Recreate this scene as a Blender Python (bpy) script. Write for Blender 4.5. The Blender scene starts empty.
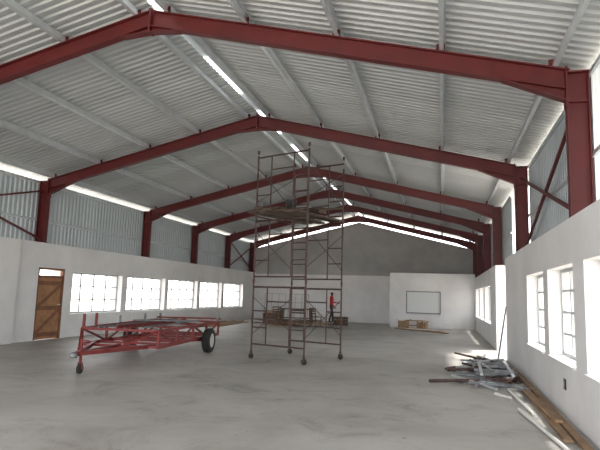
import bpy, math, random
from math import sin, cos, pi, radians, floor
from mathutils import Vector, Matrix
random.seed(7)
V=Vector
# ------------------------------------------------------------------ materials
def mat(name,col,rough=.7,metal=0.,var=.0,scale=3.,bump=0.,bscale=60.,col2=None,detail=4.,spec=.5):
    m=bpy.data.materials.new(name);m.use_nodes=True
    nt=m.node_tree;b=nt.nodes['Principled BSDF']
    b.inputs['Base Color'].default_value=(*col,1);b.inputs['Roughness'].default_value=rough
    b.inputs['Metallic'].default_value=metal;b.inputs['Specular IOR Level'].default_value=spec
    tc=nt.nodes.new('ShaderNodeTexCoord')
    if var>0 or col2:
        n=nt.nodes.new('ShaderNodeTexNoise');n.inputs['Scale'].default_value=scale;n.inputs['Detail'].default_value=detail
        n.inputs['Roughness'].default_value=.6
        nt.links.new(tc.outputs['Object'],n.inputs['Vector'])
        r=nt.nodes.new('ShaderNodeValToRGB')
        c2=col2 if col2 else tuple(min(1,c*(1+var)) for c in col)
        c1=col if col2 else tuple(c*(1-var) for c in col)
        r.color_ramp.elements[0].position=.3;r.color_ramp.elements[1].position=.7
        r.color_ramp.elements[0].color=(*c1,1);r.color_ramp.elements[1].color=(*c2,1)
        nt.links.new(n.outputs['Fac'],r.inputs['Fac']);nt.links.new(r.outputs['Color'],b.inputs['Base Color'])
    if bump>0:
        n2=nt.nodes.new('ShaderNodeTexNoise');n2.inputs['Scale'].default_value=bscale
        nt.links.new(tc.outputs['Object'],n2.inputs['Vector'])
        bp=nt.nodes.new('ShaderNodeBump');bp.inputs['Strength'].default_value=bump;bp.inputs['Distance'].default_value=.01
        nt.links.new(n2.outputs['Fac'],bp.inputs['Height']);nt.links.new(bp.outputs['Normal'],b.inputs['Normal'])
    return m
def sheet_mat(name,col,var,metal,rough):
    m=bpy.data.materials.new(name);m.use_nodes=True
    nt=m.node_tree;b=nt.nodes['Principled BSDF'];L=nt.links
    b.inputs['Roughness'].default_value=rough;b.inputs['Metallic'].default_value=metal
    tc=nt.nodes.new('ShaderNodeTexCoord');sp=nt.nodes.new('ShaderNodeSeparateXYZ')
    L.new(tc.outputs['Object'],sp.inputs[0])
    d=nt.nodes.new('ShaderNodeMath');d.operation='DIVIDE';d.inputs[1].default_value=.8
    L.new(sp.outputs['Y'],d.inputs[0])
    fl=nt.nodes.new('ShaderNodeMath');fl.operation='FLOOR';L.new(d.outputs[0],fl.inputs[0])
    w=nt.nodes.new('ShaderNodeTexWhiteNoise');w.noise_dimensions='1D';L.new(fl.outputs[0],w.inputs['W'])
    n=nt.nodes.new('ShaderNodeTexNoise');n.inputs['Scale'].default_value=1.5;n.inputs['Detail'].default_value=6
    L.new(tc.outputs['Object'],n.inputs['Vector'])
    a=nt.nodes.new('ShaderNodeMath');a.operation='ADD';L.new(w.outputs['Value'],a.inputs[0]);L.new(n.outputs['Fac'],a.inputs[1])
    mr=nt.nodes.new('ShaderNodeMapRange');mr.inputs['From Min'].default_value=.2;mr.inputs['From Max'].default_value=1.7
    mr.inputs['To Min'].default_value=1-var;mr.inputs['To Max'].default_value=1+var*.6
    L.new(a.outputs[0],mr.inputs['Value'])
    vm=nt.nodes.new('ShaderNodeVectorMath');vm.operation='SCALE';vm.inputs[0].default_value=col
    L.new(mr.outputs[0],vm.inputs['Scale']);L.new(vm.outputs[0],b.inputs['Base Color'])
    return m
M_red=mat('red_oxide_paint',(.105,.010,.010),.5,0,.2,2.)
M_redL=mat('trailer_red_paint',(.20,.022,.020),.5,0,.3,6.)
M_galv=mat('galvanised_steel',(.62,.65,.67),.35,.45,.1,4.)
M_roof=sheet_mat('roof_sheeting',(.50,.515,.52),.15,.35,.5)
M_clad=sheet_mat('side_sheeting',(.48,.52,.54),.1,.3,.5)
M_white=mat('white_painted_plaster',(.68,.67,.67),.85,0,0,.7,.15,40,(.84,.83,.82),8.)
M_grey=mat('grey_plaster',(.40,.39,.375),.9,0,.16,.8,.3,25,None,8.)
def floor_mat():
    m=bpy.data.materials.new('screed_concrete');m.use_nodes=True
    nt=m.node_tree;b=nt.nodes['Principled BSDF'];L=nt.links;tc=nt.nodes.new('ShaderNodeTexCoord')
    def noise(s,d,r=.6,dist=0.):
        n=nt.nodes.new('ShaderNodeTexNoise');n.inputs['Scale'].default_value=s;n.inputs['Detail'].default_value=d;n.inputs['Roughness'].default_value=r;n.inputs['Distortion'].default_value=dist
        L.new(tc.outputs['Object'],n.inputs['Vector']);return n
    def ramp(n,stops):
        r=nt.nodes.new('ShaderNodeValToRGB');e=r.color_ramp.elements
        e[0].position,e[0].color=stops[0][0],(*stops[0][1],1);e[1].position,e[1].color=stops[-1][0],(*stops[-1][1],1)
        for p,c in stops[1:-1]:
            x=e.new(p);x.color=(*c,1)
        L.new(n.outputs['Fac'],r.inputs['Fac']);return r
    base=ramp(noise(.35,10,.62,.4),[(.32,(.30,.28,.25)),(.5,(.395,.38,.355)),(.68,(.49,.475,.45))])
    st=ramp(noise(1.1,10,.75,.8),[(.32,(.62,.59,.56)),(.42,(.88,.87,.86)),(.5,(1,1,1)),(1.,(1,1,1))])
    sp=ramp(noise(9,4,.6),[(.28,(.5,.47,.45)),(.35,(1,1,1)),(1.,(1,1,1))])
    def mul(a,c):
        x=nt.nodes.new('ShaderNodeMix');x.data_type='RGBA';x.blend_type='MULTIPLY';x.inputs['Factor'].default_value=1
        L.new(a,x.inputs['A']);L.new(c,x.inputs['B']);return x.outputs['Result']
    o=mul(mul(base.outputs[0],st.outputs[0]),sp.outputs[0]);L.new(o,b.inputs['Base Color'])
    rr=nt.nodes.new('ShaderNodeMapRange');rr.inputs['To Min'].default_value=.33;rr.inputs['To Max'].default_value=.7
    L.new(noise(.8,6).outputs['Fac'],rr.inputs['Value']);L.new(rr.outputs[0],b.inputs['Roughness'])
    bp=nt.nodes.new('ShaderNodeBump');bp.inputs['Strength'].default_value=.12;bp.inputs['Distance'].default_value=.01
    L.new(noise(30,4).outputs['Fac'],bp.inputs['Height']);L.new(bp.outputs['Normal'],b.inputs['Normal'])
    return m
M_floor=floor_mat()
M_ground=mat('outside_ground',(.60,.56,.49),.95,0,.1,.3)
M_winf=mat('window_frame_paint',(.42,.43,.43),.5)
M_dwood=mat('door_wood',(.20,.085,.04),.55,0,.25,5.)
M_dpan=mat('door_panel_wood',(.36,.18,.085),.55,0,.25,5.)
M_wood=mat('rough_timber',(.30,.19,.11),.8,0,.3,4.)
M_dark=mat('dark_timber',(.10,.055,.035),.8,0,.35,5.)
M_plank=mat('weathered_plank',(.10,.07,.05),.85,0,.35,5.)
M_scaf=mat('rusty_scaffold_steel',(.085,.05,.045),.6,.3,.4,8.)
M_rub=mat('tyre_rubber',(.02,.02,.02),.8)
M_hub=mat('wheel_hub_paint',(.6,.58,.55),.5)
M_pipe=mat('grey_pipe',(.22,.23,.24),.5,.4,.3,6.)
M_pvc=mat('white_pvc',(.75,.74,.70),.5)
M_blk=mat('black_plastic',(.03,.03,.03),.5)
M_card=mat('cardboard',(.36,.24,.14),.85,0,.15,5.)
M_board=mat('board_face',(.70,.72,.72),.4)
M_skin=mat('skin',(.10,.05,.03),.55)
M_jack=mat('red_jacket',(.50,.02,.025),.8,0,.15,10.)
M_trou=mat('dark_trousers',(.03,.03,.04),.85)
M_hair=mat('black_hair',(.01,.01,.01),.8)
M_leaf=mat('foliage',(.10,.18,.05),.8,0,.4,3.)
def trans(name,f):
    tr=bpy.data.materials.new(name);tr.use_nodes=True
    _n=tr.node_tree;_n.nodes.clear();_o=_n.nodes.new('ShaderNodeOutputMaterial');_a=_n.nodes.new('ShaderNodeBsdfTranslucent');_a.inputs[0].default_value=(.6,.63,.63,1)
    _d=_n.nodes.new('ShaderNodeBsdfDiffuse');_d.inputs[0].default_value=(.8,.82,.82,1);_m=_n.nodes.new('ShaderNodeMixShader');_m.inputs[0].default_value=f
    _n.links.new(_a.outputs[0],_m.inputs[1]);_n.links.new(_d.outputs[0],_m.inputs[2]);_n.links.new(_m.outputs[0],_o.inputs[0])
    return tr
M_trans=trans('translucent_sheeting',.7);M_ridge=trans('translucent_ridge_strip',.3)
# ------------------------------------------------------------------ mesh builder
class MB:
    def __init__(s): s.v=[];s.f=[];s.mi=[];s.sm=[];s.mats=[]
    def m(s,mt):
        if mt not in s.mats:s.mats.append(mt)
        return s.mats.index(mt)
    def add(s,vs,fs,mt,smooth=False):
        o=len(s.v);s.v+=[tuple(v) for v in vs];k=s.m(mt)
        for f in fs:s.f.append([i+o for i in f]);s.mi.append(k);s.sm.append(smooth)
    def box(s,a,b,mt,M=None):
        x0,y0,z0=a;x1,y1,z1=b
        vs=[V(p) for p in [(x0,y0,z0),(x1,y0,z0),(x1,y1,z0),(x0,y1,z0),(x0,y0,z1),(x1,y0,z1),(x1,y1,z1),(x0,y1,z1)]]
        if M:vs=[M@v for v in vs]
        s.add(vs,[(0,3,2,1),(4,5,6,7),(0,1,5,4),(1,2,6,5),(2,3,7,6),(3,0,4,7)],mt)
    def beam(s,p,q,w,h,mt,up=(0,0,1),off=0.):
        p=V(p);q=V(q);d=(q-p).normalized();up=V(up)
        sd=d.cross(up)
        if sd.length<1e-4: sd=d.cross(V((0,1,0)))
        sd.normalize();u=sd.cross(d).normalized()
        c=[]
        for e in (p,q):
            for a,b in ((-1,-1),(1,-1),(1,1),(-1,1)): c.append(e+sd*a*w/2+u*(b*h/2+off))
        s.add(c,[(0,1,2,3),(7,6,5,4),(0,4,5,1),(1,5,6,2),(2,6,7,3),(3,7,4,0)],mt)
    def tube(s,p,q,r,mt,n=8,r2=None,cap=True):
        p=V(p);q=V(q);d=(q-p).normalized();r2=r if r2 is None else r2
        a=d.cross(V((0,0,1)))
        if a.length<1e-3:a=V((1,0,0))
        a.normalize();b=d.cross(a)
        vs=[]
        for e,rr in ((p,r),(q,r2)):
            for i in range(n):
                t=2*pi*i/n;vs.append(e+a*cos(t)*rr+b*sin(t)*rr)
        fs=[(i,(i+1)%n,n+(i+1)%n,n+i) for i in range(n)]
        s.add(vs,fs,mt,True)
        if cap:s.add(vs,[tuple(range(n))[::-1],tuple(range(n,2*n))],mt)
    def ring(s,c,axis,prof,mt,n=28):
        c=V(c);ax=V(axis).normalized();a=ax.cross(V((0,0,1)))
        if a.length<1e-3:a=V((1,0,0))
        a.normalize();b=ax.cross(a);vs=[];m=len(prof)
        for i in range(n):
            t=2*pi*i/n
            for r,h in prof:vs.append(c+ax*h+(a*cos(t)+b*sin(t))*r)
        fs=[]
        for i in range(n):
            for j in range(m-1):
                fs.append((i*m+j,((i+1)%n)*m+j,((i+1)%n)*m+j+1,i*m+j+1))
        s.add(vs,fs,mt,True)
    def obj(s,name,M=None,parent=None,bevel=0):
        me=bpy.data.meshes.new(name);me.from_pydata(s.v,[],s.f)
        for mt in s.mats:me.materials.append(mt)
        me.polygons.foreach_set('material_index',s.mi);me.polygons.foreach_set('use_smooth',s.sm);me.update()
        o=bpy.data.objects.new(name,me);bpy.context.scene.collection.objects.link(o)
        if M:o.matrix_world=M
        if parent:o.parent=parent
        if bevel:
            bv=o.modifiers.new('bevel','BEVEL');bv.width=bevel;bv.segments=2;bv.limit_method='ANGLE'
        return o
# ------------------------------------------------------------------ dimensions
XL,XR=-11.1,1.57            # inner wall faces
CL,CR=-11.3,1.77            # column centre lines
RX=(CL+CR)/2; HS=(CR-CL)/2
ZK,ZA=4.47,6.07
SL=(ZA-ZK)/HS
Y0,Y1=-1.5,31.5
FR=[1.9,7.72,13.21,18.98,23.28,27.4,31.25]
HL,HR=2.77,2.57
WZ0,WZ1=.71,1.99
roofz=lambda x,o=.31: ZA+o-SL*abs(x-RX)
# ------------------------------------------------------------------ walls
def wall_x(name,x0,x1,ya,yb,h,ops,mt):
    """wall running along Y, thickness x0..x1, openings [(y0,y1,z0,z1)]"""
    b=MB();ys=sorted({ya,yb,*[o[0] for o in ops],*[o[1] for o in ops]});zs=sorted({0,h,*[o[2] for o in ops],*[o[3] for o in ops]})
    ys=[y for y in ys if ya<=y<=yb]
    full=lambda i,j:(0<=i<len(ys)-1 and 0<=j<len(zs)-1 and not any(o[0]<=(ys[i]+ys[i+1])/2<=o[1] and o[2]<=(zs[j]+zs[j+1])/2<=o[3] for o in ops))
    for i in range(len(ys)-1):
        for j in range(len(zs)-1):
            if not full(i,j):continue
            a,c,d,e=ys[i],ys[i+1],zs[j],zs[j+1]
            for x in (x0,x1): b.add([(x,a,d),(x,c,d),(x,c,e),(x,a,e)],[(0,1,2,3)],mt)
            if not full(i-1,j):b.add([(x0,a,d),(x1,a,d),(x1,a,e),(x0,a,e)],[(0,1,2,3)],mt)
            if not full(i+1,j):b.add([(x0,c,d),(x1,c,d),(x1,c,e),(x0,c,e)],[(0,1,2,3)],mt)
            if not full(i,j-1):b.add([(x0,a,d),(x1,a,d),(x1,c,d),(x0,c,d)],[(0,1,2,3)],mt)
            if not full(i,j+1):b.add([(x0,a,e),(x1,a,e),(x1,c,e),(x0,c,e)],[(0,1,2,3)],mt)
    return b.obj(name)
LW=[(14.5,17.2),(17.53,20.33),(20.6,23.4),(23.7,26.3),(26.6,29.4)]
RW=[(5.2,6.85),(7.4,9.1),(9.5,11.25),(19.6,22.2),(22.6,25.2),(25.6,28.1)]
DR=(13.0,14.12)
wl=wall_x('wall_left',XL,XL-.45,Y0,Y1+.3,HL,[(a,b,WZ0,WZ1) for a,b in LW]+[(*DR,0,2.06)],M_white)
b=MB();b.box((XL,Y0,0),(XL+.12,12.1,HL-.01),M_white);b.obj('wall_left_pier')
wr=wall_x('wall_right',XR,XR+.45,Y0,Y1+.3,HR,[(a,b,WZ0,WZ1) for a,b in RW]+[(14.9,17.6,0,HR)],M_white)
# back gable wall
b=MB();T=.25
def gz(x): return ZA-.24-SL*abs(x-RX)
def slab(x0,x1,z0f,z1f,mt,y0=Y1,y1=Y1+T):
    vs=[(x0,y0,z0f(x0)),(x1,y0,z0f(x1)),(x1,y0,z1f(x1)),(x0,y0,z1f(x0)),(x0,y1,z0f(x0)),(x1,y1,z0f(x1)),(x1,y1,z1f(x1)),(x0,y1,z1f(x0))]
    b.add(vs,[(0,1,2,3),(4,7,6,5),(0,4,5,1),(3,2,6,7),(0,3,7,4),(1,5,6,2)],mt)
slab(XL-.4,XR+.4,lambda x:0,lambda x:2.7,M_white)
slab(XL-.4,RX,lambda x:2.7,gz,M_grey);slab(RX,XR+.4,lambda x:2.7,gz,M_grey)
b.obj('wall_back')
# partition room at the back right
b=MB();RXa=-2.65;RY=28.5;hx0,hx1,hz0,hz1=-1.80,-.12,.74,1.82
b.box((RXa,RY,0),(hx0,RY+.15,2.68),M_white);b.box((hx1,RY,0),(XR,RY+.15,2.68),M_white)
b.box((hx0,RY,0),(hx1,RY+.15,hz0),M_white);b.box((hx0,RY,hz1),(hx1,RY+.15,2.68),M_white)
b.box((RXa,RY+.15,0),(RXa+.15,Y1,2.68),M_white);b.box((RXa,RY,2.68),(XR,Y1,2.76),M_white)
b.obj('wall_partition_room')
b=MB()
for p,q in (((hx0,hz0),(hx1,hz0)),((hx0,hz1),(hx1,hz1)),((hx0,hz0),(hx0,hz1)),((hx1,hz0),(hx1,hz1))):
    b.beam((p[0],RY+.03,p[1]),(q[0],RY+.03,q[1]),.08,.05,M_pipe,up=(0,0,1) if p[0]!=q[0] else (1,0,0))
b.box((hx0+.02,RY+.05,hz0+.02),(hx1-.02,RY+.07,hz1-.02),M_board)
b.box((hx0-.02,RY-.06,hz0-.05),(hx1+.02,RY-.002,hz0-.02),M_winf)
b.obj('serving_hatch')
# floor + ground
b=MB();b.box((XL-.45,Y0,-.12),(XR+.45,Y1+.3,0),M_floor);b.obj('floor')
b=MB();b.box((-80,-60,-.30),(70,110,-.13),M_ground);b.obj('ground')
# ------------------------------------------------------------------ windows
def window_x(n,x,a,c,cols,rows,mt=M_winf):
    b=MB();z0,z1=WZ0,WZ1;w=.05
    for y in (a+w/2,c-w/2): b.box((x-.03,y-w/2,z0),(x+.03,y+w/2,z1),mt)
    for z in (z0+w/2,z1-w/2): b.box((x-.03,a+w,z-w/2),(x+.03,c-w,z+w/2),mt)
    for i in range(1,cols):
        y=a+(c-a)*i/cols;t=.05;b.box((x-.02,y-t/2,z0+w),(x+.02,y+t/2,z1-w),mt)
    for j in range(1,rows):
        z=z0+(z1-z0)*j/rows;b.box((x-.012,a+w,z-.017),(x+.012,c-w,z+.017),mt)
    sgn=1 if x<-5 else -1
    xi=XL if x<-5 else XR
    b.box((min(xi,xi+sgn*.04),a,z0-.035),(max(xi,xi+sgn*.04),c,z0-.002),M_white)
    b.tube((x+sgn*.04,(a+c)/2+.05,z0+.45),(x+sgn*.04,(a+c)/2+.05,z0+.6),.01,mt)
    b.obj('window_%d'%n)
k=1
for a,c in RW: window_x(k,XR+.22,a,c,3,4);k+=1
for a,c in LW: window_x(k,XL-.22,a,c,4,3);k+=1
# door left
b=MB();y0,y1=DR;xd=XL-.06
for y in (y0+.035,y1-.035): b.box((xd-.05,y-.035,0),(xd+.05,y+.035,2.06),M_dwood)
b.box((xd-.05,y0,2.0),(xd+.05,y1,2.06),M_dwood);b.box((xd-.05,y0,1.78),(xd+.05,y1,1.84),M_dwood)
n=6;w=(y1-y0-.14)/n
for i in range(n): b.box((xd-.02,y0+.07+i*w+.004,.01),(xd+.015,y0+.07+(i+1)*w-.004,1.78),M_dpan)
for z in (.15,.9,1.62): b.box((xd+.015,y0+.08,z-.06),(xd+.035,y1-.08,z+.06),M_dwood)
b.beam((xd+.03,y0+.12,.2),(xd+.03,y1-.12,.85),.012,.1,M_dwood,up=(0,0,1));b.beam((xd+.03,y0+.12,.95),(xd+.03,y1-.12,1.57),.012,.1,M_dwood)
b.tube((xd+.02,y1-.14,1.0),(xd+.09,y1-.14,1.0),.012,M_galv);b.tube((xd+.08,y1-.14,1.0),(xd+.08,y1-.26,1.0),.01,M_galv)
b.obj('door_1',bevel=.003)
# ------------------------------------------------------------------ portal frames
def isec(b,p,q,depth,fw,up,mt,t=.018):
    b.beam(p,q,fw,t,mt,up=up,off=depth/2-t/2);b.beam(p,q,fw,t,mt,up=up,off=-depth/2+t/2);b.beam(p,q,.012,depth-2*t,mt,up=up)
PO=(.28,1.7,3.2,4.75,6.25)
def frame(y,last=False):
    b=MB();D=.28;W=.15;n=V((0,0,1))
    for xc,s,hw in ((CL,1,HL),(CR,-1,HR)):
        isec(b,(xc,y,hw),(xc,y,ZK+.12),.28,W,(1,0,0),M_red)
        K=V((xc,y,ZK));A=V((RX,y,ZA));d=(A-K).normalized();u=V((-d.z*s,0,abs(d.x))) if s>0 else V((d.z,0,abs(d.x)))
        st=K+d*.13
        isec(b,st,A,D,W,(0,0,1),M_red)
        Lh=.95;hh=.16
        p0=st-V((0,0,D/2+hh));p1=K+d*Lh-u*(D/2)
        b.beam(p0,p1,W,.018,M_red)
        t=.006
        q0=st-V((0,0,D/2-.02));q1=p1+V((0,0,.01))
        for yy in (y-t,y+t): b.add([(p0.x,yy,p0.z),(p1.x,yy,p1.z),(q0.x,yy,q0.z)],[(0,1,2)],M_red)
        b.box((min(st.x,st.x+s*.025),y-W/2-.01,ZK-.36),(max(st.x,st.x+s*.025),y+W/2+.01,ZK+.2),M_red)
        b.box((xc-.15,y-W/2,ZK+.115),(xc+.15,y+W/2,ZK+.135),M_red)
        b.box((xc-.13,y-W/2+.005,ZK-.30),(xc+.13,y+W/2-.005,ZK-.285),M_red)
        b.box((xc-.17,y-.12,hw),(xc+.17,y+.12,hw+.02),M_red)
        p2=A-V((0,0,D/2+.10));p3=A-d*.6-u*(D/2)
        b.beam(p2,p3,W,.018,M_red)
        for yy in (y-t,y+t): b.add([(p2.x,yy,p2.z),(p3.x,yy,p3.z),(A.x,yy,A.z-D/2+.03)],[(0,1,2)],M_red)
        for o in PO:
            xx=RX-s*o;zz=ZA-SL*o+.145
            b.box((xx-.06,y-.004,zz),(xx+.06,y+.004,zz+.13),M_red)
    b.box((RX-.02,y-W/2-.01,ZA-.26),(RX+.02,y+W/2+.01,ZA+.17),M_red)
    b.obj('steel_portal_frame')
for y in FR: frame(y)
# purlins (C channel)
b=MB()
for s in (-1,1):
    for o in PO:
        x=RX+s*o;z=ZA-SL*o+.22
        d=V((s,0,-SL)).normalized();n=V((SL*s,0,1)).normalized()
        c=V((x,0,z))
        def pl(a0,a1,h0,h1):
            vs=[]
            for yy in (Y0,Y1+.25):
                for a,h in ((a0,h0),(a1,h0),(a1,h1),(a0,h1)):
                    p=c+d*a+n*h;vs.append((p.x,yy,p.z))
            b.add(vs,[(0,1,2,3),(7,6,5,4),(0,4,5,1),(1,5,6,2),(2,6,7,3),(3,7,4,0)],M_galv)
        pl(-.003,.003,-.07,.07);pl(0,.06,-.07,-.063);pl(0,.06,.063,.07);pl(.055,.06,-.063,-.045)
b.obj('roof_purlins')
# sheeting
def profile(ya,yb,per=.17,h=.034):
    out=[];y=ya
    while y<yb-1e-6:
        for dy,hh in ((0,0),(.085,0),(.108,h),(.147,h)):
            if y+dy<=yb: out.append((y+dy,hh))
        y+=per
    out.append((yb,0));return out
def sheetify(b,prof,P,Q,N,mt):
    vs=[];N=V(N)
    for y,h in prof:
        vs.append(P(y)+N*h);vs.append(Q(y)+N*h)
    b.add(vs,[(2*i,2*i+1,2*i+3,2*i+2) for i in range(len(prof)-1)],mt)
b=MB()
pr=profile(Y0,Y1+.6)
for s in (-1,1):
    N=V((SL*s,0,1)).normalized()
    xr=RX+s*.07;xe=RX+s*(HS+.55)
    sheetify(b,pr,lambda y:V((xr,y,roofz(xr))),lambda y:V((xe,y,roofz(xe))),N,M_roof)
b.obj('ceiling')
b=MB()  # ridge: translucent strip over the slot, with metal capping pieces at intervals
zr=roofz(RX)
for s in (-1,1):
    b.add([(RX,Y0,zr+.07),(RX+s*.2,Y0,zr+.02),(RX+s*.2,Y1+.6,zr+.02),(RX,Y1+.6,zr+.07)],[(0,1,2,3)],M_ridge)
    y=Y0
    while y<Y1:
        b.add([(RX,y,zr+.13),(RX+s*.22,y,zr+.08),(RX+s*.22,y+1.3,zr+.08),(RX,y+1.3,zr+.13)],[(0,1,2,3)],M_roof);y+=3.4
b.obj('ridge_capping')
# side cladding with its girts
def clad(name,xc,s,ya,yb,z0,z1,mt):
    x=xc+s*.19;b=MB();sheetify(b,profile(ya,yb),lambda y:V((x,y,z0+.005)),lambda y:V((x,y,z1)),(s,0,0),mt)
    xg=xc+s*.165
    for z in (3.42,z1-.1): b.box((xg-.02,ya,z),(xg+.02,yb,z+.06),M_galv)
    return b.obj(name)
clad('side_cladding_left',CL,-1,Y0,Y1-.02,HL,4.61,M_clad)
clad('side_cladding_right',CR,1,7.75,13.3,HR,4.64,M_clad)
clad('side_cladding_right',CR,1,16.6,Y1-.02,HR,4.60,M_clad)
clad('translucent_cladding',CR,1,Y0,7.74,HR,4.64,M_trans)
# cross bracing
b=MB()
def brace(x,ya,yb,z0,z1):
    b.beam((x,ya+.08,z0),(x,yb-.08,z1),.05,.05,M_red);b.beam((x+.05,ya+.08,z1),(x+.05,yb-.08,z0),.05,.05,M_red)
brace(CR,FR[1],FR[2],HR+.1,4.3);brace(CL,FR[1],FR[2],HL+.1,4.3);brace(CL,FR[5],FR[6],HL+.1,4.3);brace(CR,FR[4],FR[5],HR+.1,4.3)
b.obj('wall_bracing')
for y,z in ((8.05,.42),):
    b=MB();b.box((XR-.012,y-.06,z-.07),(XR,y+.06,z+.07),M_blk);b.box((XR-.018,y-.025,z-.03),(XR-.012,y+.025,z+.03),M_pipe);b.obj('electrical_box',bevel=.002)
# ------------------------------------------------------------------ scaffold
b=MB()
SW,SD,TH=1.5,1.5,1.55
def U(u,v,z): return V((u,v,z))
r=.021
for v in (0,SD):
    for u in (0,SW):
        b.tube(U(u,v,.16),U(u,v,4.8 if v==0 else 4.62),r,M_scaf)
        b.tube(U(u,v,.10),U(u,v,.18),.03,M_scaf);b.ring(U(u,v,.065),(0,1,0),[(.0,-.022),(.045,-.022),(.065,-.015),(.065,.015),(.045,.022),(.0,.022)],M_rub,16)
        b.box((u-.01,v-.035,.06),(u+.01,v-.027,.13),M_scaf);b.box((u-.01,v+.027,.06),(u+.01,v+.035,.13),M_scaf)
    for t in range(3):
        z=.22+t*TH
        b.tube(U(0,v,z+TH-.12),U(SW,v,z+TH-.12),r,M_scaf)
        b.tube(U(0,v,z+.12),U(SW,v,z+.12),r*.9,M_scaf)
        for u in (.42,1.08): b.tube(U(u,v,z+.12),U(u,v,z+TH-.12),r*.75,M_scaf)
        for zz in (.5,.88): b.tube(U(0,v,z+zz),U(.42,v,z+zz),r*.7,M_scaf);b.tube(U(1.08,v,z+zz),U(SW,v,z+zz),r*.7,M_scaf)
        b.tube(U(.42,v,z+TH-.45),U(1.08,v,z+TH-.45),r*.7,M_scaf)
        for u in (0,SW): b.tube(U(u,v,z+TH-.03),U(u,v,z+TH+.06),r*1.3,M_scaf)
for u in (0,SW):
    for t in range(3):
        z=.22+t*TH
        b.tube(U(u+.02,0,z+.35),U(u+.02,SD,z+TH-.35),.009,M_scaf);b.tube(U(u-.02,0,z+TH-.35),U(u-.02,SD,z+.35),.009,M_scaf)
    b.tube(U(u,0,3.32),U(u,SD,3.32),r*.9,M_scaf)
for i,(u,a,c,dz) in enumerate([(.12,-.35,1.95,0),(.36,-.2,2.05,.0),(.62,-.45,1.8,.0),(.9,-.25,1.9,0),(1.15,-.1,2.0,0),(.5,-.5,1.5,.05),(.8,-.3,1.9,.05),(.25,-.2,1.6,.05),(.6,0,1.7,.1)]):
    R=Matrix.Translation((u,0,3.36+dz))@Matrix.Rotation(radians(random.uniform(-6,6)),4,'Z')
    b.box((-.11,a,0),(.11,c,.045),M_plank,R)
b.tube(U(-.3,.3,3.5),U(1.9,.8,3.5),.025,M_plank);b.tube(U(-.2,.9,3.5),U(1.8,.4,3.52),.02,M_scaf)
b.ring((.5,.7,3.52),(0,0,1),[(0,0),(.11,0),(.14,.26),(.145,.27),(.13,.27),(.10,.02)],M_blk,20)   # bucket
b.box((.85,.9,3.46),(1.2,1.2,3.6),M_plank)
MS=Matrix.Translation((-4.3,12.09,0))@Matrix.Rotation(radians(-21),4,'Z')
b.obj('scaffold_tower',MS)
# ------------------------------------------------------------------ trailer
b=MB();R_=M_redL;tw=.83;L0,L1=1.55,5.7;zl,zt=.36,.68
def bm(p,q,w=.06,mt=R_): b.beam(p,q,w,w,mt)
for s in (-1,1):
    bm((s*tw,L0,zl),(s*tw,L1,zl),.07);bm((s*tw,L0,zt),(s*tw,L1,zt),.06)
    bm((0,.0,zl),(s*tw,L0+.6,zl),.07)
    n=5
    for i in range(n):
        y=L0+(L1-L0)*i/(n-1);bm((s*tw,y,zl),(s*tw,y,zt),.05)
        if i<n-1:
            y2=L0+(L1-L0)*(i+1)/(n-1)
            bm((s*tw,y,zl if i%2 else zt),(s*tw,y2,zt if i%2 else zl),.035)
for i in range(7):
    y=L0+(L1-L0)*i/6;bm((-tw,y,zl),(tw,y,zl),.05)
    if i%2==0:bm((-tw,y,zt),(tw,y,zt),.05)
bm((0,0,zl),(0,L0+.02,zl),.08)
for s in (-1,1): bm((s*.3,.55,zl),(s*tw,L0,zt),.04)
b.tube((0,-.1,zl),(0,.05,zl),.04,R_);b.ring((0,-.12,zl-.02),(0,0,1),[(0,-.04),(.06,-.04),(.07,0),(.05,.05),(0,.06)],M_pipe,14)
b.tube((0,.12,.12),(0,.12,.60),.025,R_);b.ring((0,.12,.09),(1,0,0),[(0,-.03),(.06,-.03),(.09,-.02),(.09,.02),(.06,.03),(0,.03)],M_rub,18)
b.box((-.04,.10,.08),(-.035,.14,.2),R_);b.box((.035,.10,.08),(.04,.14,.2),R_)
b.tube((0,.12,.58),(.14,.12,.58),.012,R_)
ya=4.25
b.tube((-1.0,ya,.30),(1.0,ya,.30),.035,R_)
for s in (-1,1):
    bm((s*tw*.9,ya-.4,.31),(s*tw*.9,ya+.4,.31),.04)
    b.ring((s*1.03,ya,.30),(s,0,0),[(.17,-.09),(.25,-.10),(.285,-.08),(.30,-.04),(.30,.04),(.285,.08),(.25,.10),(.17,.09)],M_rub,32)
    b.ring((s*1.03,ya,.30),(s,0,0),[(0,.02),(.05,.06),(.06,.03),(.12,.015),(.15,.07),(.172,.09),(.172,-.09),(0,-.06)],M_hub,24)
for s,y,h in ((-1,1.6,.3),(-1,2.1,.3),(-1,3.2,.22),(-1,4.6,.22),(1,5.6,.22),(-1,5.6,.2)): bm((s*tw,y,zt),(s*tw,y,zt+h),.045,R_ if h>.25 else M_pipe)
for i in range(6):
    x=-.6+i*.2;b.tube((x,L0+random.uniform(-.2,.5),zt+.05),(x+random.uniform(-.15,.15),L1+random.uniform(-.6,.1),zt+.05),.02,random.choice([M_redL,M_redL,M_pipe]))
b.tube((-.85,L1-.3,zt+.09),(.9,L1+.0,zt+.09),.022,M_redL);b.tube((-.7,3.6,zt+.09),(.8,4.0,zt+.09),.02,M_pipe)
MT=Matrix.Translation((-6.2,8.38,0))@Matrix.Rotation(radians(6.5),4,'Z')
b.obj('flatbed_trailer',MT)
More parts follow.
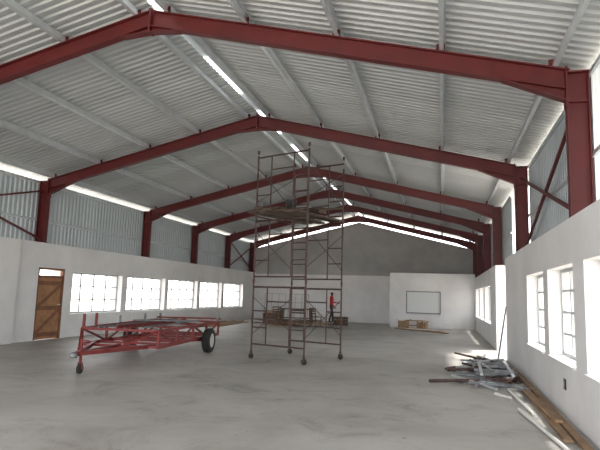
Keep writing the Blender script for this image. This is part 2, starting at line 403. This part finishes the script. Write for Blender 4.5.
# ------------------------------------------------------------------ debris right side
b=MB()
for i in range(40):
    x=random.gauss(.95,.3);y=random.uniform(10.0,14.2);a=radians(random.uniform(0,180))
    l=random.uniform(.4,1.6);z=.03+.02*(i//12)
    d=V((cos(a),sin(a),0))*l/2;c=V((x,y,z));p,q=c-d,c+d
    p.x=min(p.x,1.36);q.x=min(q.x,1.36)
    b.tube(p,q+V((0,0,random.uniform(0,.06))),random.choice([.02,.025,.03]),random.choice([M_pipe,M_pipe,M_galv,M_scaf,M_scaf]))
for i in range(4):
    y=11.0+i*.6;b.beam((.6,y,.11),(1.35,y+random.uniform(-.2,.3),.13),.06,.05,M_pipe)
for sx in (.7,1.25): b.beam((sx,10.9,.12),(sx+.05,12.9,.16),.05,.05,M_galv)
b.tube((1.25,13.9,.02),(1.53,14.5,1.35),.02,M_pipe)
b.obj('scrap_pipe_pile')
b=MB()
for x,y0_,x1_,y1_,z in ((1.42,6.2,1.46,9.6,.02),(1.30,6.6,1.34,9.9,.02),(1.36,7.4,1.3,9.7,.06),(1.47,9.7,1.46,12.6,.03)):
    b.beam((x,y0_,z),(x1_,y1_,z),.09,.035,M_wood)
b.tube((1.0,8.2,.025),(1.22,6.1,.025),.022,M_pvc);b.tube((1.05,9.8,.025),(1.15,7.9,.025),.022,M_pvc);b.tube((.8,9.4,.02),(1.0,9.1,.02),.02,M_pvc)
b.obj('timber_and_conduit_lengths')
# ------------------------------------------------------------------ clutter at the back
def trestle(name,x,y,w,d,h,rot=0,mt=M_dark):
    b=MB()
    n=5
    for i in range(n): b.box((-w/2,-d/2+i*d/n+.004,h-.04),(w/2,-d/2+(i+1)*d/n-.004,h),mt)
    for sx in (-1,1):
        for sy in (-1,1): b.beam((sx*(w/2-.1),sy*(d/2-.02),0),(sx*(w/2-.18),sy*(d/2-.14),h-.04),.06,.06,mt)
        b.beam((sx*(w/2-.13),-d/2+.05,h*.4),(sx*(w/2-.13),d/2-.05,h*.4),.05,.05,mt)
    b.beam((-w/2+.15,0,h*.4),(w/2-.15,0,h*.4),.05,.05,mt)
    return b.obj(name,Matrix.Translation((x,y,0))@Matrix.Rotation(radians(rot),4,'Z'))
trestle('wooden_workbench',-7.2,26.9,1.8,.9,.78,8)
b=MB()
for i in range(22):
    l=random.uniform(.8,2.0);a=radians(random.uniform(-30,30));c=V((-6.9+random.uniform(-1.2,1.2),25.0+random.uniform(-.3,.3),.035+.07*(i//5)));d=V((cos(a),sin(a),0))*l/2
    b.beam(c-d,c+d,.1,.05,random.choice([M_dark,M_wood,M_plank]))
b.obj('timber_offcuts')
b=MB()
for i in range(7): b.beam((-10.2+i*.12,20.6+.3*i,.03+(i%2)*.05),(-10.6+i*.14,25.2+.25*i,.03+(i%2)*.05),.1,.045,random.choice([M_wood,M_dark]))
b.obj('timber_boards_stack')
b=MB()
for i in range(5): b.beam((-2.4+.1*i,26.9-.15*i,.03),(-.4+.15*i,26.4-.5*i,.03),.14,.04,random.choice([M_wood,M_pvc]))
b.obj('loose_boards')
def carton(x,y,w,d,h,rot):
    b=MB();b.box((-w/2,-d/2,0),(w/2,d/2,h),M_card);b.box((-.03,-d/2-.001,0),(.03,d/2+.001,h+.001),M_wood)
    b.add([(-w/2,-d/2,h),(-w/2,d/2,h),(-w/2-.1,d/2,h+.09),(-w/2-.1,-d/2,h+.09)],[(0,1,2,3)],M_card)
    b.add([(w/2,-d/2,h),(w/2,d/2,h),(w/2+.1,d/2,h+.09),(w/2+.1,-d/2,h+.09)],[(0,1,2,3)],M_card)
    b.obj('cardboard_box',Matrix.Translation((x,y,0))@Matrix.Rotation(radians(rot),4,'Z'))
carton(-1.9,27.8,.5,.4,.35,10);carton(-1.0,28.0,.45,.4,.3,-14)
trestle('low_wooden_bench',-1.3,27.3,1.0,.3,.42,5,M_wood)
def crate(x,y,w,d,h,rot,mt):
    b=MB()
    for i in range(3):
        z=h*i/3+.02
        for s in (-1,1):
            b.box((-w/2,s*d/2-.01,z),(w/2,s*d/2+.01,z+h/3-.03),mt);b.box((s*w/2-.01,-d/2,z),(s*w/2+.01,d/2,z+h/3-.03),mt)
    for sx in (-1,1):
        for sy in (-1,1): b.box((sx*(w/2-.03)-.02,sy*(d/2-.03)-.02,0),(sx*(w/2-.03)+.02,sy*(d/2-.03)+.02,h),mt)
    b.box((-w/2,-d/2,.02),(w/2,d/2,.04),mt)
    b.obj('wooden_crate',Matrix.Translation((x,y,0))@Matrix.Rotation(radians(rot),4,'Z'))
crate(-8.7,27.2,.7,.5,.5,12,M_dark);crate(-8.8,28.2,.8,.6,.6,-20,M_wood);crate(-5.0,27.3,.6,.5,.45,30,M_dark)
def chair(x,y,rot,mt):
    b=MB()
    for sx in (-.19,.19):
        b.beam((sx,-.19,0),(sx,-.19,.45),.035,.035,mt);b.beam((sx,.19,0),(sx,.24,.88),.035,.035,mt);b.beam((sx,-.19,.2),(sx,.2,.2),.025,.025,mt)
    b.box((-.22,-.22,.43),(.22,.22,.46),mt)
    for z in (.6,.72,.84): b.box((-.18,.215,z-.03),(.18,.235,z+.03),mt)
    b.obj('wooden_chair',Matrix.Translation((x,y,0))@Matrix.Rotation(radians(rot),4,'Z'))
chair(-6.0,26.0,150,M_dark);chair(-8.0,26.2,30,M_dark)
def spare(x,w,h):
    b=MB()
    def P(u,z): return (x+u,Y1-.05-.25*(1-z/h),z+.01)
    for u in (0,w/3,2*w/3,w): b.beam(P(u,0),P(u,h),.035,.035,M_winf,up=(0,1,0))
    for z in (0,h/3,2*h/3,h): b.beam(P(0,z),P(w,z),.035,.035,M_winf)
    b.obj('steel_window_frame')
spare(-10.4,1.3,1.5);spare(-8.9,1.2,1.5)
# ------------------------------------------------------------------ person
def person(loc,rot):
    me=bpy.data.meshes.new('body_skel')
    P={};vs=[];rs=[];es=[]
    def a(n,p,r,par=None):
        P[n]=len(vs);vs.append(p);rs.append(r)
        if par:es.append((P[par],P[n]))
    a('pel',(0,0,.95),.135);a('waist',(0,0,1.08),.125,'pel');a('chest',(0,-.01,1.27),.15,'waist');a('ub',(0,0,1.39),.11,'chest')
    a('neck',(0,-.005,1.47),.055,'ub');a('jaw',(0,-.03,1.535),.07,'neck');a('mid',(0,-.01,1.61),.092,'jaw');a('top',(0,0,1.675),.07,'mid')
    for s,n in ((-1,'L'),(1,'R')):
        a('sh'+n,(s*.175,0,1.385),.065,'ub')
        if s>0: el=(s*.27,-.10,1.14);wr=(s*.22,-.34,1.10)
        else: el=(s*.25,.05,1.12);wr=(s*.27,-.10,.90)
        a('el'+n,el,.046,'sh'+n);a('wr'+n,wr,.03,'el'+n)
        dv=(V(wr)-V(el)).normalized();pm=V(wr)+dv*.07
        a('pm'+n,tuple(pm),.034,'wr'+n)
        a('hip'+n,(s*.1,0,.86),.095,'pel');st=.12*s
        a('kn'+n,(s*.12,-.03-st*.5,.49),.062,'hip'+n);a('an'+n,(s*.13,.03-st,.10),.043,'kn'+n);a('he'+n,(s*.13,.04-st,.055),.042,'an'+n);a('to'+n,(s*.145,-.16-st,.045),.036,'an'+n)
    me.from_pydata(vs,es,[]);o=bpy.data.objects.new('body_skel',me);bpy.context.scene.collection.objects.link(o)
    sk=o.modifiers.new('s','SKIN');sk.use_smooth_shade=True;ss=o.modifiers.new('ss','SUBSURF');ss.levels=2;ss.render_levels=2
    for i,v in enumerate(me.skin_vertices[0].data): v.radius=(rs[i]*(1.15 if vs[i][2]>1.0 and vs[i][2]<1.42 and abs(vs[i][0])<.05 else 1),rs[i]*(.85 if .9<vs[i][2]<1.42 and abs(vs[i][0])<.05 else 1));v.use_root=(i==0)
    bpy.context.view_layer.update()
    ev=o.evaluated_get(bpy.context.evaluated_depsgraph_get());m2=bpy.data.meshes.new_from_object(ev);bpy.data.objects.remove(o)
    for mt in (M_jack,M_trou,M_skin,M_hair,M_blk): m2.materials.append(mt)
    wrs=[V(vs[P['wrL']]),V(vs[P['wrR']])]
    for p in m2.polygons:
        c=p.center;k=0
        if c.z<.98 and abs(c.x)<.22 and not any((c-w).length<.13 for w in wrs):k=1
        if c.z<.13:k=4
        if c.z>1.475:k=2
        if c.z>1.64 or (c.z>1.55 and c.y>.03):k=3
        if any((c-w).length<.13 and (c-w).dot(w-e)>-.002 for w,e in zip(wrs,(V(vs[P['elL']]),V(vs[P['elR']])))):k=2
        p.material_index=k;p.use_smooth=True
    root=bpy.data.objects.new('person_standing',None);bpy.context.scene.collection.objects.link(root)
    bo=bpy.data.objects.new('body',m2);bpy.context.scene.collection.objects.link(bo);bo.parent=root
    b=MB()
    for n,s in (('L',-1),('R',1)):
        pm=V(vs[P['pm'+n]]);dv=(pm-V(vs[P['wr'+n]])).normalized();sd=V((0,0,1))-dv*dv.z if abs(dv.z)<.7 else V((0,1,0))-dv*dv.y
        sd.normalize();nr=dv.cross(sd)
        if nr.x*s>0:nr=-nr
        for i,l in enumerate((.075,.085,.08,.062)):
            st=pm+sd*(.027-.018*i);k1=st+dv*l*.5+nr*.006;k2=k1+dv*l*.3+nr*.022;k3=k2+dv*l*.12+nr*.025
            b.tube(st,k1,.0095,M_skin,8,.009);b.tube(k1,k2,.009,M_skin,8,.008);b.tube(k2,k3,.008,M_skin,8,.006)
        st=pm-dv*.03+sd*.03;b.tube(st,st+dv*.03+sd*.025,.011,M_skin,8,.010);b.tube(st+dv*.03+sd*.025,st+dv*.06+sd*.03+nr*.01,.010,M_skin,8,.007)
    b.tube((0,-.10,1.60),(0,-.125,1.575),.010,M_skin,8,.016)
    for s in (-1,1):
        b.tube((s*.088,.0,1.59),(s*.10,.01,1.60),.022,M_skin,10,.018);b.tube((s*.033,-.085,1.61),(s*.033,-.099,1.61),.011,M_hub,8)
    b.tube((-.025,-.098,1.545),(.025,-.098,1.545),.006,M_jack,6)
    h=b.obj('hands_and_face');h.parent=root
    root.matrix_world=Matrix.Translation(loc)@Matrix.Rotation(rot,4,'Z')
person((-5.9,29.4,0),radians(110))
# ------------------------------------------------------------------ outside greenery seen through right windows
b=MB()
for i in range(14):
    x=14+random.uniform(0,8);y=4+i*4;rr=random.uniform(1.2,2.2)
    b.tube((x,y,-.13),(x,y,1.6),.15,M_dark)
    for k in range(40):
        c=V((x,y,2.2))+V((random.gauss(0,1),random.gauss(0,1),random.gauss(0,.7)))*rr*.45
        d1=V((random.gauss(0,1),random.gauss(0,1),random.gauss(0,1))).normalized()*.5;d2=V((random.gauss(0,1),random.gauss(0,1),random.gauss(0,1))).normalized()*.5
        b.add([c-d1,c-d2,c+d1,c+d2],[(0,1,2,3)],M_leaf)
b.obj('garden_shrubs')
# ------------------------------------------------------------------ light
w=bpy.data.worlds.new('sky');bpy.context.scene.world=w;w.use_nodes=True
bg=w.node_tree.nodes['Background'];bg.inputs[0].default_value=(.97,.98,1,1);bg.inputs[1].default_value=5.0
sd=bpy.data.lights.new('sun','SUN');sd.energy=9;sd.angle=radians(4);sd.color=(1,.96,.9)
so=bpy.data.objects.new('sun',sd);bpy.context.scene.collection.objects.link(so)
dirv=V((-.45,-.12,-1)).normalized();so.rotation_euler=dirv.to_track_quat('-Z','Y').to_euler();so.location=(10,10,20)
# ------------------------------------------------------------------ camera
yaw,pit,rol=.26,.128,.029
r0=V((cos(yaw),sin(yaw),0));f0=V((-sin(yaw)*cos(pit),cos(yaw)*cos(pit),sin(pit)));u0=V((sin(yaw)*sin(pit),-cos(yaw)*sin(pit),cos(pit)))
Rr=r0*cos(rol)+u0*sin(rol);Uu=u0*cos(rol)-r0*sin(rol);Bk=-f0
M=Matrix(((Rr.x,Uu.x,Bk.x,0),(Rr.y,Uu.y,Bk.y,0),(Rr.z,Uu.z,Bk.z,1.5),(0,0,0,1)))
cd=bpy.data.cameras.new('camera');cd.sensor_width=36;cd.lens=540/600*36;cd.clip_end=500;cd.clip_start=.05
co=bpy.data.objects.new('camera',cd);bpy.context.scene.collection.objects.link(co);co.matrix_world=M
sc=bpy.context.scene;sc.camera=co
sc.view_settings.view_transform='Standard';sc.view_settings.exposure=0
